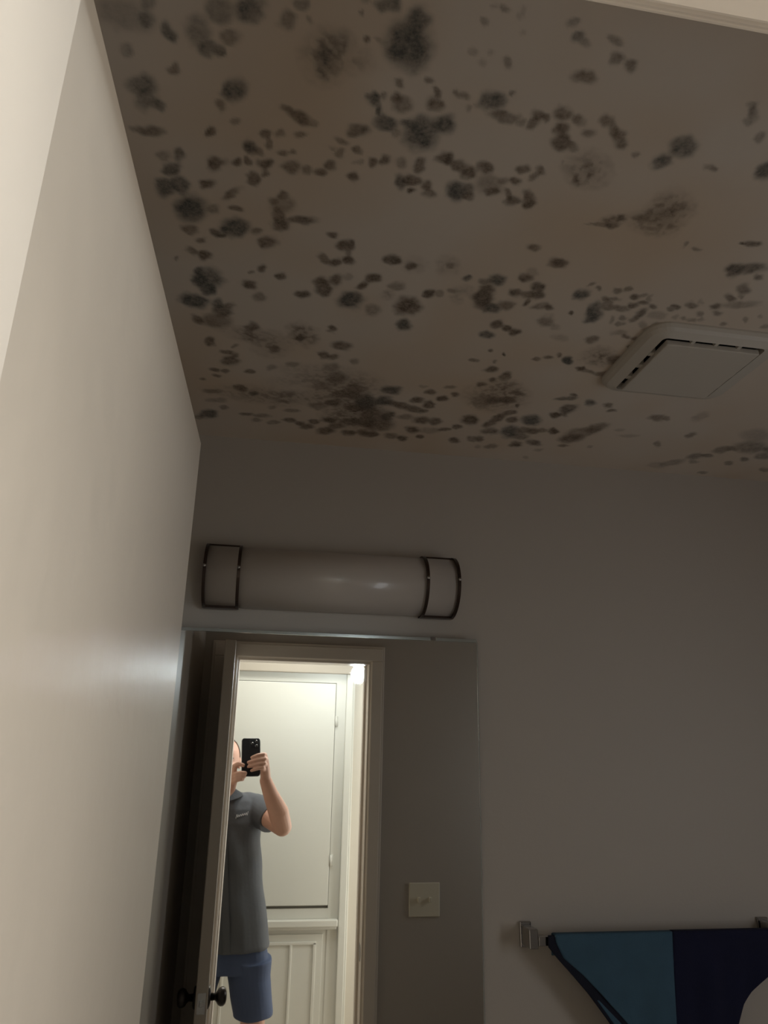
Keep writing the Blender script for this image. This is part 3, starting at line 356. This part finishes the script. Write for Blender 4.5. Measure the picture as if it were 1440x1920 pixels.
# ------------------------------------------------------------------ leaning wall mirror
mn = Vector((-0.00162372, 0.99974637, 0.0224624)).normalized(); MD = 1.735
mr_ = mn.cross(Vector((0, 0, 1))).normalized(); mr_ = mr_ if mr_.x > 0 else -mr_
mu_ = mr_.cross(mn).normalized(); mu_ = mu_ if mu_.z > 0 else -mu_
MO = CAM + mn * MD
MMx = Matrix(((mr_.x, mu_.x, mn.x, MO.x), (mr_.y, mu_.y, mn.y, MO.y), (mr_.z, mu_.z, mn.z, MO.z), (0, 0, 0, 1)))
def mbuild(name, bm, m, parent, smooth=False):
    bmesh.ops.transform(bm, matrix=MMx, verts=bm.verts); return build(name, bm, m, parent, smooth)
mx0, mx1, my0, my1 = -0.214, 0.5235, -0.62, 0.2455
mir = thing('wall_mirror', 'frameless wall mirror below the cylinder light, reflecting the doorway', 'mirror', (0.15, 1.74, 1.03))
b = bmesh.new(); box(b, mx0, mx1, my0, my1, 0.0, 0.005); mbuild('mirror_glass', b, M['mirror'], mir)
b = bmesh.new(); box(b, mx0 + .004, mx1 - .004, my0 + .004, my1 - .004, 0.0052, 0.012); mbuild('backing_board', b, M['backing'], mir)
b = bmesh.new(); box(b, mx0, mx1 - 0.002, my1 - 0.0005, my1 + 0.0035, -0.003, 0.010, 0.001); box(b, mx0, mx1 - 0.002, my1 - 0.004, my1 + 0.001, -0.0030, -0.0010)
mbuild('top_channel', b, M['edge'], mir)
b = bmesh.new(); box(b, mx1 - 0.0015, mx1 + 0.0006, my0, my1 - 0.002, -0.0006, 0.0052); mbuild('polished_edge', b, M['edge'], mir)
for cxx in (0.405,):
    b = bmesh.new(); box(b, cxx, cxx + 0.014, my1 - 0.004, my1 + 0.005, -0.004, 0.008, 0.0015); mbuild('mirror_clip', b, M['chrome'], mir)

# ------------------------------------------------------------------ cylinder vanity light above the mirror
LZ, LR = 2.064, 0.0745
LY = YB - 0.022
vl = thing('vanity_light', 'unlit white cylinder wall light with dark metal rings above the mirror', 'wall light', (0.15, YB, LZ))
def halfcyl(bm, x0, x1, r, cap=True, yd=1.12, n=36, inner=None):
    for rr in ([r] if inner is None else [r, inner]): pass
    prof = [(LY - math.sin(math.radians(t)) * r * yd, LZ + math.cos(math.radians(t)) * r) for t in np.linspace(-14, 194, n)]
    prof = [(min(y, YB - 0.0005), z) for y, z in prof]
    if inner is None:
        A = [bm.verts.new((x0, y, z)) for y, z in prof]; B = [bm.verts.new((x1, y, z)) for y, z in prof]
        for i in range(n - 1): bm.faces.new((A[i], A[i + 1], B[i + 1], B[i]))
        bm.faces.new(A); bm.faces.new(B[::-1]); bm.faces.new((A[0], B[0], B[-1], A[-1]))
    else:
        pi_ = [(LY - math.sin(math.radians(t)) * inner * yd, LZ + math.cos(math.radians(t)) * inner) for t in np.linspace(-14, 194, n)]
        pi_ = [(min(y, YB - 0.0005), z) for y, z in pi_]
        L = [[bm.verts.new((x, y, z)) for y, z in P] for x in (x0, x1) for P in (prof, pi_)]
        for a, c in ((0, 2), (1, 3), (0, 1), (2, 3)):
            for i in range(n - 1): bm.faces.new((L[a][i], L[a][i + 1], L[c][i + 1], L[c][i]))
        bm.faces.new((L[0][0], L[2][0], L[3][0], L[1][0])); bm.faces.new((L[0][-1], L[2][-1], L[3][-1], L[1][-1]))
LX0, LX1 = -0.146, 0.462
b = bmesh.new(); box(b, LX0 + 0.012, LX1 - 0.012, YB - 0.022, YB - 0.0003, LZ - 0.052, LZ + 0.052, 0.003); build('back_plate', b, M['bronze'], vl)
b = bmesh.new(); halfcyl(b, LX0 + 0.003, LX1 - 0.003, LR - 0.002); build('diffuser', b, M['glassw'], vl, True)
for x0 in (LX0, LX0 + 0.077, LX1 - 0.084, LX1 - 0.007):
    b = bmesh.new(); halfcyl(b, x0, x0 + 0.007, LR + 0.0025, inner=LR - 0.004); rg = build('ring', b, M['bronze'], vl)
    b = bmesh.new(); lathe(b, (x0 + 0.0035, LY - LR * 1.12 - 0.002, LZ + 0.004), (0, -1, 0), [(0, 0), (0, 0.004), (0.003, 0.004), (0.0045, 0.0025), (0.0047, 0)], 16)
    rg['_o'] = [0.15, YB, LZ]; build('ring_screw', b, M['chrome'], rg, True)
for x0, x1 in ((LX0, LX0 + 0.084), (LX1 - 0.084, LX1)):
    for zs in (1, -1):
        b = bmesh.new(); box(b, x0 + 0.002, x1 - 0.002, LY - 0.010, LY + 0.010, LZ + zs * LR - 0.003, LZ + zs * LR + 0.003, 0.001); build('end_bar', b, M['bronze'], vl)

# ------------------------------------------------------------------ exhaust fan in the ceiling
fan = thing('exhaust_fan', 'square off-white exhaust fan cover on the mouldy ceiling', 'exhaust fan', (0.81, 1.18, ZC))
FZ = ZC - 0.030
def rrect(x0, x1, y0, y1, r, n=8):
    P = []
    for cx_, cy_, a0 in ((x1 - r, y1 - r, 0), (x0 + r, y1 - r, 90), (x0 + r, y0 + r, 180), (x1 - r, y0 + r, 270)):
        for k in range(n + 1):
            a = math.radians(a0 + 90 * k / n); P.append((cx_ + r * math.cos(a), cy_ + r * math.sin(a)))
    return P
def ringloft(bm, secs, close=True):
    R_ = [[bm.verts.new((x, y, z)) for x, y in P] for P, z in secs]
    n = len(R_[0])
    for A, B in zip(R_, R_[1:]):
        for k in range(n): bm.faces.new((A[k], A[(k + 1) % n], B[(k + 1) % n], B[k]))
    if close: bm.faces.new(R_[-1])
    return R_
fx0, fx1, fy0, fy1 = 0.680, 0.968, 1.066, 1.318
ix0, ix1, iy0, iy1 = 0.720, 0.914, 1.096, 1.280
b = bmesh.new()
ringloft(b, [(rrect(fx0, fx1, fy0, fy1, 0.042), ZC + 0.003), (rrect(fx0, fx1, fy0, fy1, 0.042), ZC - 0.004), (rrect(fx0 + .003, fx1 - .003, fy0 + .003, fy1 - .003, 0.040), ZC - 0.010),
             (rrect(fx0 + .010, fx1 - .010, fy0 + .008, fy1 - .008, 0.034), ZC - 0.016), (rrect(ix0 - .010, ix1 + .010, iy0 - .009, iy1 + .009, 0.010), ZC - 0.024),
             (rrect(ix0 - .009, ix1 + .009, iy0 - .008, iy1 + .008, 0.008), ZC - 0.004)], close=False)
fanframe = b
b = bmesh.new(); box(b, ix0 - .008, ix1 + .008, iy0 - .008, iy1 + .008, ZC - 0.008, ZC - 0.002); build('fan_opening', b, M['black'], fan)
b = bmesh.new(); box(b, ix0, ix1, iy0, iy1, ZC - 0.032, ZC - 0.020, 0.002); build('centre_panel', b, M['plastic'], fan)
b = fanframe
for k in range(1, 4):
    xx = ix0 + (ix1 - ix0) * (k / 4 + 0.02); box(b, xx - .0035, xx + .0035, iy0 - .009, iy0 + .002, ZC - 0.024, ZC - 0.006)
    box(b, xx - .0035, xx + .0035, iy1 - .002, iy1 + .009, ZC - 0.024, ZC - 0.006)
    yy = iy0 + (iy1 - iy0) * (k / 4 + 0.02); box(b, ix0 - .009, ix0 + .002, yy - .006, yy + .006, ZC - 0.024, ZC - 0.006)
    box(b, ix1 - .002, ix1 + .009, yy - .006, yy + .006, ZC - 0.024, ZC - 0.006)
build('cover_frame', b, M['plastic'], fan)

# ------------------------------------------------------------------ towel bar and the cloths on it
tb = thing('towel_bar', 'chrome towel bar with square posts on the bathroom wall, right of the mirror', 'towel bar', (0.62, YB, 1.294))
for x0 in (0.609, 1.194):
    b = bmesh.new(); box(b, x0 + 0.003, x0 + 0.023, 1.702, YB - 0.008, 1.273, 1.311, 0.0015); p_ = build('post', b, M['chrome'], tb)
    b = bmesh.new(); box(b, x0, x0 + 0.026, YB - 0.008, YB - 0.0003, 1.266, 1.317, 0.0015); p_['_o'] = [0.62, YB, 1.294]; build('wall_flange', b, M['chrome'], p_)
b = bmesh.new(); box(b, 0.632, 1.197, 1.700, 1.712, 1.279, 1.297, 0.001); build('rail', b, M['chrome'], tb)
def cloth(name, left, right, y, m, parent, cols=40, rows=60, amp=0.004, ph=0.0, top_wrap=False, th=0.003):
    zs = np.linspace(left[0][1], left[-1][1], rows)
    lz = [p[1] for p in left][::-1]; lx = [p[0] for p in left][::-1]; rz = [p[1] for p in right][::-1]; rx = [p[0] for p in right][::-1]
    bm = bmesh.new(); G = []
    pre = []
    if top_wrap:
        ztop = left[0][1]
        pre = [(ztop - 0.045, 0.026), (ztop - 0.012, 0.025), (ztop - 0.002, 0.020), (ztop + 0.001, 0.012), (ztop, 0.004)]
    for z, off in pre + [(z, None) for z in zs]:
        zc = min(z, left[0][1]) if off is not None else z
        x0 = np.interp(zc if off is None else left[0][1], lz, lx); x1 = np.interp(zc if off is None else left[0][1], rz, rx)
        row = []
        for k in range(cols + 1):
            x = x0 + (x1 - x0) * k / cols
            d = max(0.0, left[0][1] - z) if off is None else 0
            yy = y + (off or 0) + amp * min(1, d / 0.08) * (math.sin(x * 46 + ph + z * 6) + 0.5 * math.sin(x * 97 - z * 11 + ph))
            row.append(bm.verts.new((x, yy, z)))
        G.append(row)
    for A, B in zip(G, G[1:]):
        for k in range(cols): bm.faces.new((A[k], A[k + 1], B[k + 1], B[k]))
    bmesh.ops.recalc_face_normals(bm, faces=bm.faces)
    bmesh.ops.solidify(bm, geom=bm.faces[:], thickness=th)
    return build(name, bm, m, parent, True)
tw = thing('towel', 'teal and navy blue towel draped diagonally over the towel bar', 'towel', (0.93, 1.70, 1.294))
zb = 0.965
cloth('teal_panel', [(0.665, 1.3035), (0.667, 1.288), (0.683, 1.257), (0.723, 1.226), (0.770, 1.181), (0.818, 1.133), (0.90, 1.045), (0.925, zb)], [(0.941, 1.3035), (0.934, 1.22), (0.928, 1.13), (0.926, zb)], 1.690, M['teal'], tw, top_wrap=True, amp=0.0025)
cloth('navy_panel', [(0.940, 1.3045), (0.934, 1.22), (0.928, 1.13), (0.926, zb)],
      [(1.205, 1.3045), (1.207, 1.250), (1.196, 1.240), (1.167, 1.221), (1.138, 1.203), (1.115, 1.184), (1.092, 1.160), (1.073, 1.127), (1.048, 1.06), (1.03, zb)], 1.6885, M['navy'], tw, amp=0.0035, ph=1.0, top_wrap=True)
cloth('dark_hem', [(0.651, 1.3010), (0.650, 1.279), (0.669, 1.257), (0.693, 1.233), (0.733, 1.191), (0.778, 1.134), (0.840, 1.045), (0.880, zb)], [(0.690, 1.3010), (0.690, 1.279), (0.705, 1.257), (0.740, 1.226), (0.785, 1.181), (0.834, 1.133), (0.91, 1.045), (0.94, zb)], 1.6945, M['dark'], tw, cols=10, amp=0.0008, th=0.0025)
cloth('blue_stripe', [(0.752, 1.178), (0.786, 1.134), (0.850, 1.045), (0.890, zb)], [(0.756, 1.178), (0.803, 1.134), (0.868, 1.045), (0.905, zb)], 1.6920, M['teal'], tw, cols=4, amp=0.0003, th=0.0012)

# ------------------------------------------------------------------ double switch plate beside the doorway
sp = thing('switch_plate', 'square cream double switch plate on the wall beside the doorway', 'light switch', (0.735, YF, 1.047))
b = bmesh.new(); box(b, 0.671, 0.800, YF - 0.001, YF + 0.006, 0.983, 1.110, 0.003, 3); build('cover_plate', b, M['plate'], sp)
for x in (0.712, 0.759):
    b = bmesh.new(); box(b, x - 0.005, x + 0.005, YF + 0.004, YF + 0.018, 1.038, 1.056, 0.0015); build('toggle', b, M['plate'], sp)

# ------------------------------------------------------------------ built-in linen cabinet across the hall
CY = -0.950
lc = thing('linen_cabinet', 'tall white built-in linen cabinet across the hall, seen in the mirror', 'cabinet', (0.16, CY, 0))
b = bmesh.new()
box(b, -0.36, 0.520, HY0, CY, 1.968, 2.020); box(b, 0.462, 0.520, HY0, CY, 0.0, 1.9685); box(b, -0.36, -0.150, HY0, CY, 0, 1.9685)
box(b, -0.1505, 0.4625, HY0, CY, 0.713, 0.764); box(b, -0.1505, 0.4625, HY0, CY - 0.004, 0, 0.690)
build('face_frame', b, M['cabinet'], lc)
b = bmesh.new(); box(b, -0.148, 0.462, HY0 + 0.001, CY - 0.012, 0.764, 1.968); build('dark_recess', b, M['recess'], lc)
b = bmesh.new(); box(b, -0.146, 0.4590, CY - 0.011, CY + 0.010, 0.779, 1.9645, 0.004); ud = build('upper_door', b, M['cabinet'], lc)
ud['_o'] = [0.16, CY, 0]
for hz in (1.751, 1.004):
    b = bmesh.new(); lathe(b, (0.4655, CY + 0.008, hz - 0.030), (0, 0, 1), [(0, 0), (0, 0.006), (0.060, 0.006), (0.060, 0)], 14); box(b, 0.466, 0.478, CY - 0.001, CY + 0.003, hz - 0.030, hz + 0.030)
    o = build('hinge', b, M['cabinet'], ud, True)
b = bmesh.new(); box(b, -0.36, 0.515, CY, CY + 0.036, 0.680, 0.713, 0.004); box(b, -0.36, 0.510, CY, CY + 0.020, 0.664, 0.682, 0.003); build('ledge', b, M['cabinet'], lc)
b = bmesh.new(); box(b, -0.13, 0.440, CY - 0.006, CY + 0.006, 0.06, 0.640, 0.003); ld = build('lower_door', b, M['cabinet'], lc); ld['_o'] = [0.16, CY, 0]
b = bmesh.new()
for x0, x1, z0, z1 in ((-0.09, 0.405, 0.590, 0.606), (0.388, 0.405, 0.11, 0.600), (0.262, 0.276, 0.11, 0.592), (-0.09, -0.075, 0.11, 0.600), (0.04, 0.054, 0.11, 0.592), (-0.09, 0.405, 0.10, 0.115)):
    box(b, x0, x1, CY + 0.004, CY + 0.013, z0, z1, 0.003)
build('panel_moulding', b, M['cabinet'], ld)
b = bmesh.new(); box(b, 0.520, 0.560, HY0, CY + 0.022, 0, 2.020, 0.004); box(b, 0.560, 0.572, HY0, CY + 0.010, 0, 2.020, 0.003); struct('trim_4', b, M['cabinet'])
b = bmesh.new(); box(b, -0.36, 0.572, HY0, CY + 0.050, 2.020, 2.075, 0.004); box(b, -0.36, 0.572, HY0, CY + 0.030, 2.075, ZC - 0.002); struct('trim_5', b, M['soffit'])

# ------------------------------------------------------------------ bare bulb hanging in the hall
BX, BY, BZ = 0.505, -0.32, 1.989
bl = thing('hanging_bulb', 'glowing bare white bulb hanging in the hall, top right of the reflected doorway', 'light bulb', (BX, BY, ZC))
b = bmesh.new(); lathe(b, (BX, BY, BZ - 0.052), (0, 0, 1), [(0, 0), (0.003, 0.014), (0.012, 0.026), (0.028, 0.036), (0.045, 0.038), (0.062, 0.033), (0.078, 0.023), (0.092, 0.016), (0.100, 0.014), (0.100, 0)], 28); build('bulb_globe', b, M['bulb'], bl, True)
b = bmesh.new(); lathe(b, (BX, BY, BZ + 0.048), (0, 0, 1), [(0, 0), (0, 0.018), (0.045, 0.018), (0.050, 0.008), (0.052, 0)], 20); build('socket', b, M['shoe'], bl, True)
b = bmesh.new(); tube(b, [(BX, BY, BZ + 0.098), (BX, BY, ZC)], 0.003); build('cord', b, M['shoe'], bl)

# ------------------------------------------------------------------ phone, held upright against the lens point
def P(a, u, f): return CAM + CX * a + CU * u + CF * f
PM = Matrix(((CX.x, CU.x, -CF.x, CAM.x), (CX.y, CU.y, -CF.y, CAM.y), (CX.z, CU.z, -CF.z, CAM.z), (0, 0, 0, 1)))
ph = thing('phone', 'black smartphone held up in both hands of the reflected person', 'phone', tuple(P(-0.013, -0.068, -0.008)))
def pbuild(name, bm, m, parent, smooth=False):
    bmesh.ops.transform(bm, matrix=PM, verts=bm.verts); parent['_o'] = list(ph.location); return build(name, bm, m, parent, smooth)
b = bmesh.new()
pa0, pa1, pb0, pb1 = -0.055, 0.028, -0.151, 0.017
ringloft(b, [(rrect(pa0 + .002, pa1 - .002, pb0 + .002, pb1 - .002, .012), 0.0045), (rrect(pa0, pa1, pb0, pb1, .014), 0.0065), (rrect(pa0, pa1, pb0, pb1, .014), 0.0115), (rrect(pa0 + .002, pa1 - .002, pb0 + .002, pb1 - .002, .012), 0.0135)], close=True)
b.faces.new([v for v in b.verts[:36]][::-1]) if False else None
bmesh.ops.holes_fill(b, edges=[e for e in b.edges if e.is_boundary], sides=0)
pc = pbuild('case', b, M['phone'], ph)
b = bmesh.new(); ringloft(b, [(rrect(-.020, .022, -.030, .012, .010), 0.0046), (rrect(-.020, .022, -.030, .012, .010), 0.0028), (rrect(-.018, .020, -.028, .010, .009), 0.0022)], close=True); pbuild('camera_bump', b, M['phone'], ph)
for la, lb in ((0.0, 0.0), (0.0, -0.019), (-0.0, 0.0)):
    pass
for la, lb in ((0.010, -0.0), (0.010, -0.019), (-0.008, -0.0095)):
    b = bmesh.new(); lathe(b, (la, lb, 0.0024), (0, 0, 1), [(0, 0), (0, 0.0065), (-0.0012, 0.0062), (-0.0013, 0)], 24); pbuild('lens', b, M['lens'], ph, True)
b = bmesh.new(); box(b, pa0 + .004, pa1 - .004, pb0 + .004, pb1 - .004, 0.0134, 0.0140); pbuild('screen', b, M['lens'], ph)

# ------------------------------------------------------------------ the person standing in the hall
V = Vector
pe = thing('person', 'person in grey shirt and blue shorts holding up a phone, seen in the mirror', 'person', (-0.06, -0.33, 0))
b = bmesh.new()
hc = V((-0.140, -0.285, 1.548))
ball(b, hc + V((0, -0.005, 0.018)), (0.076, 0.094, 0.096), 32)                    # skull
ball(b, hc + V((0, 0.022, -0.020)), (0.068, 0.072, 0.080), 32)                    # face
ball(b, hc + V((0, 0.032, -0.066)), (0.050, 0.050, 0.036), 24)                    # jaw
ball(b, hc + V((0, 0.066, -0.086)), (0.022, 0.018, 0.016), 16)                    # chin
ball(b, hc + V((0, 0.082, 0.022)), (0.044, 0.014, 0.012), 16)                     # brow
for s in (-1, 1):
    ball(b, hc + V((s * 0.042, 0.066, -0.020)), (0.020, 0.020, 0.018), 16)        # cheeks
    ball(b, hc + V((s * 0.077, -0.008, -0.004)), (0.008, 0.018, 0.030), 14)       # ears
    ball(b, hc + V((s * 0.012, 0.098, -0.029)), (0.009, 0.010, 0.008), 10)
chain(b, [hc + V((0, 0.088, 0.014)), hc + V((0, 0.108, -0.022))], [0.009, 0.0125], 12)   # nose
ball(b, hc + V((0, 0.090, -0.050)), (0.024, 0.012, 0.006), 14); ball(b, hc + V((0, 0.088, -0.061)), (0.021, 0.012, 0.006), 14)
chain(b, [V((-0.135, -0.32, 1.36)), V((-0.140, -0.300, 1.49))], [0.060, 0.054], 24)
loft(b, [(0.80, -0.062, -0.33, .14, .10), (0.95, -0.075, -0.33, .14, .10), (1.10, -0.09, -0.33, .13, .095), (1.25, -0.105, -0.33, .145, .10), (1.36, -0.12, -0.325, .14, .08), (1.40, -0.13, -0.32, .08, .06)], 28)
# arms
SHR, ELR, WRR = V((0.030, -0.320, 1.345)), V((0.152, -0.135, 1.280)), P(0.064, -0.152, -0.076)
fm = ELR.lerp(WRR, 0.30) + V((0.006, 0, 0.0))
chain(b, [SHR, SHR.lerp(ELR, 0.45), ELR, fm, ELR.lerp(WRR, .7), WRR], [0.054, 0.050, 0.043, 0.046, 0.034, 0.027], 20)
SHL, ELL, WRL = V((-0.262, -0.320, 1.345)), V((-0.300, -0.150, 1.240)), P(-0.098, -0.185, -0.060)
fm = ELL.lerp(WRL, 0.3)
chain(b, [SHL, SHL.lerp(ELL, 0.45), ELL, fm, ELL.lerp(WRL, .7), WRL], [0.052, 0.047, 0.040, 0.043, 0.033, 0.027], 20)
# right hand: palm beside the phone, four fingers wrapped across its back, thumb along the screen side
kn = [P(0.050, -0.056, -0.022), P(0.056, -0.076, -0.024), P(0.054, -0.096, -0.028), P(0.047, -0.115, -0.034)]
for k in kn: chain(b, [WRR, WRR.lerp(k, .55), k], [0.024, 0.019, 0.0125], 14)
ball(b, P(0.055, -0.105, -0.045), (0.020, 0.026, 0.030), 18)
tips = [(-0.012, -0.073, 1.0), (-0.027, -0.094, 1.08), (-0.027, -0.113, 1.02), (-0.014, -0.130, 0.88)]
for (ta, tbb, ln), k, r in zip(tips, kn, (0.0084, 0.0086, 0.0083, 0.0074)):
    kq = kn.index(k); kb = [-0.056, -0.076, -0.096, -0.115][kq]
    chain(b, [k, P((0.040, 0.046, 0.044, 0.037)[kq], kb - 0.003, 0.003), P(0.014, kb * .5 + tbb * .5, 0.0085), P(ta, tbb, 0.0045)], [0.0115, r * 1.08, r, r * 0.86], 14)
chain(b, [P(0.050, -0.125, -0.052), P(0.036, -0.100, -0.036), P(0.014, -0.082, -0.026), P(-0.006, -0.070, -0.0225)], [0.017, 0.0125, 0.0105, 0.009], 14)
# left hand: thumb on the phone's left edge, fingers folded beneath it
ball(b, P(-0.088, -0.145, -0.038), (0.022, 0.024, 0.032), 18)
chain(b, [WRL, P(-0.090, -0.150, -0.040)], [0.026, 0.026], 16)
chain(b, [P(-0.086, -0.130, -0.032), P(-0.084, -0.104, -0.014), P(-0.070, -0.098, -0.002), P(-0.050, -0.106, 0.0030)], [0.014, 0.0115, 0.0098, 0.0088], 14)
for q, (kb, tb_, lf) in enumerate(((-0.142, -0.140, -0.040), (-0.156, -0.154, -0.044), (-0.168, -0.166, -0.052))):
    chain(b, [P(-0.088, kb, -0.030), P(-0.078, kb, 0.002), P(-0.060, tb_, 0.0085), P(lf, tb_ , 0.0040)], [0.012, 0.0100, 0.0092, 0.0082], 14)
chain(b, [P(-0.085, -0.128, -0.030), P(-0.070, -0.134, -0.026), P(-0.046, -0.128, -0.0235)], [0.011, 0.0095, 0.0085], 14)
# legs
for hip, kn_, an, toe in ((V((0.030, -0.33, 0.84)), V((0.078, -0.315, 0.46)), V((0.085, -0.345, 0.085)), V((0.100, -0.20, 0.035))), (V((-0.155, -0.33, 0.84)), V((-0.200, -0.315, 0.46)), V((-0.205, -0.345, 0.085)), V((-0.225, -0.20, 0.035)))):
    chain(b, [hip, hip.lerp(kn_, .5), kn_, kn_.lerp(an, .3) + V((0, -0.012, 0)), kn_.lerp(an, .75), an, toe], [0.085, 0.072, 0.054, 0.056, 0.037, 0.036, 0.026], 22)
body = remeshed('body', b, M['skin'], pe, 0.0032, 3)
# hair: short grey, receding
b = bmesh.new(); bmesh.ops.create_uvsphere(b, u_segments=48, v_segments=32, radius=1)
for v in b.verts: v.co = hc + V((v.co.x * 0.0805, v.co.y * 0.0985 - 0.009, v.co.z * 0.1005 + 0.019))
dele = [f for f in b.faces if (lambda c: (c.y > hc.y + 0.005 and c.z < hc.z + 0.104) or c.z < hc.z - 0.05 or (c.z < hc.z + 0.028 and c.y > hc.y - 0.012 + 0.010))(f.calc_center_median())]
bmesh.ops.delete(b, geom=dele, context='FACES'); bmesh.ops.solidify(b, geom=b.faces[:], thickness=0.004)
build('hair', b, M['hair'], pe, True)
for s in (-1, 1):
    b = bmesh.new(); ball(b, hc + V((s * 0.031, 0.079, 0.004)), (0.0125, 0.0110, 0.0105), 16); build('eye', b, M['plate'], pe, True)['label'] = 'eye'
    b = bmesh.new(); ball(b, hc + V((s * 0.031, 0.0885, 0.003)), (0.0048, 0.0025, 0.0048), 12); build('iris', b, M['nickel'], pe, True)
    b = bmesh.new(); tube(b, [hc + V((s * 0.016, 0.095, 0.020)), hc + V((s * 0.032, 0.093, 0.025)), hc + V((s * 0.050, 0.078, 0.019))], [0.003, 0.0036, 0.002], 8); build('eyebrow', b, M['hair'], pe, True)
# shirt
SR = [(0.748, -0.055, -0.330, .190, .128), (0.76, -0.055, -0.330, .192, .130), (0.90, -0.070, -0.330, .178, .128), (1.05, -0.085, -0.330, .166, .126), (1.20, -0.098, -0.330, .162, .124), (1.28, -0.103, -0.328, .166, .120),
      (1.34, -0.110, -0.325, .166, .108), (1.375, -0.117, -0.322, .150, .092), (1.400, -0.125, -0.318, .115, .078), (1.415, -0.130, -0.315, .075, .066)]
def front(z, x):
    Z = [r[0] for r in SR]; f_ = [np.interp(z, Z, [r[i] for r in SR]) for i in (1, 2, 3, 4)]
    q = min(0.98, abs((x - f_[0]) / f_[2])); return f_[1] + f_[3] * math.sqrt(1 - q * q)
b = bmesh.new(); loft(b, SR, 48, 2.2)
for S_, E_ in ((SHR, ELR), (SHL, ELL)):
    e1 = S_.lerp(E_, 0.56) + V((0.004 if S_ is SHR else 0, -0.014, -0.008))
    chain(b, [V((-0.11 if S_ is SHR else -0.15, -0.325, 1.345)), S_ + V((0, 0, -0.002))], [0.070, 0.062], 24)
    tube(b, [S_ + V((0, 0, -0.002)), S_.lerp(E_, .25) + V((0, -0.004, -0.004)), e1], [0.064, 0.065, 0.069], 24)
rng = random.Random(3)
sh = remeshed('shirt', b, M['shirt'], pe, 0.004, 4)
def folds(me, fn):                   # soft folds
    n = len(me.vertices); co = np.empty(n * 3); no = np.empty(n * 3)
    me.vertices.foreach_get('co', co); me.vertices.foreach_get('normal', no); co = co.reshape(-1, 3); no = no.reshape(-1, 3)
    me.vertices.foreach_set('co', (co + no * fn(co[:, 0], co[:, 2])[:, None]).ravel()); me.update()
folds(sh.data, lambda x, z: 0.0022 * np.sin(z * 34 + x * 22 + np.sin(x * 31) * 1.3) + 0.0018 * np.sin(x * 70 + z * 12))
sh['_o'] = list(pe.location)
b = bmesh.new()                      # collar
for s in (-1, 1):
    c0 = V((-0.135, -0.315, 1.43))
    pts = [(V((-0.135 + s * 0.063 * math.sin(t), -0.300 - 0.060 * math.cos(t), 1.432 - 0.018 * (t / math.pi))), V((-0.135 + s * 0.100 * math.sin(t) + s * 0.020 * (t / math.pi) ** 3, -0.300 - 0.098 * math.cos(t) + 0.006, 1.408 - 0.034 * (t / math.pi) ** 2.5))) for t in np.linspace(0, math.pi * 0.93, 16)]
    A = [b.verts.new(p) for p, q in pts]; B = [b.verts.new(q) for p, q in pts]
    for i in range(15): b.faces.new((A[i], A[i + 1], B[i + 1], B[i]))
bmesh.ops.solidify(b, geom=b.faces[:], thickness=0.004)
build('collar', b, M['shirt'], sh)
b = bmesh.new()
zs = np.linspace(0.752, 1.37, 40)
for z0, z1 in zip(zs, zs[1:]):
    x0, x1 = np.interp([z0, z1], [0.75, 1.37], [-0.055, -0.125])
    vs = [b.verts.new((x + dx, front(z, x + dx) + 0.004, z)) for x, z, dx in ((x0, z0, -.016), (x0, z0, .016), (x1, z1, .016), (x1, z1, -.016))]
    b.faces.new(vs)
bmesh.ops.remove_doubles(b, verts=b.verts, dist=1e-5); bmesh.ops.solidify(b, geom=b.faces[:], thickness=0.003)
build('button_placket', b, M['shirt'], sh)
b = bmesh.new()
for k in range(14):
    x = -0.060 + k * 0.0042; z = 1.311 + k * 0.0010; z += (0.0065 if k % 2 else -0.006) * (1.3 if k > 11 or k < 2 else 0.8)
    if k: tube(b, [prev, (x, front(z, x) + 0.0045, z)], 0.0013, 6)
    prev = (x, front(z, x) + 0.0045, z)
o = build('chest_logo', b, M['thread'], sh); o['label'] = 'small pale embroidered lettering'
# shorts
b = bmesh.new()
loft(b, [(0.66, -0.061, -0.33, .192, .118), (0.71, -0.060, -0.33, .187, .116), (0.745, -0.060, -0.33, .180, .112), (0.80, -0.062, -0.33, .165, .106), (0.88, -0.068, -0.33, .155, .105)], 40, 2.3)
for c0, c1 in ((V((0.045, -0.33, 0.68)), V((0.078, -0.318, 0.478))), (V((-0.167, -0.33, 0.68)), V((-0.200, -0.318, 0.478)))):
    loft(b, [(c1.z, c1.x, c1.y, .088, .094), (c1.z + .01, c1.x, c1.y, .089, .095), (c0.z - .05, c0.x + (0.004 if c0.x > -.1 else -0.004), c0.y, .097, .112), (c0.z + .02, c0.x, c0.y, .102, .118)], 32, 2.2)
so = remeshed('shorts', b, M['shorts'], pe, 0.004, 3)
folds(so.data, lambda x, z: 0.0022 * np.sin(x * 50 + np.sin(z * 17) * 1.6) + 0.0012 * np.sin(z * 40 + x * 21))
for x0 in (0.092, -0.215):
    b = bmesh.new(); ball(b, (x0, -0.26, 0.045), (0.052, 0.145, 0.050), 24); box(b, x0 - 0.05, x0 + 0.05, -0.40, -0.125, 0.001, 0.026, 0.012)
    remeshed('shoe', b, M['shoe'], pe, 0.004, 3)

for o in list(bpy.data.objects):
    if '_o' in o: del o['_o']
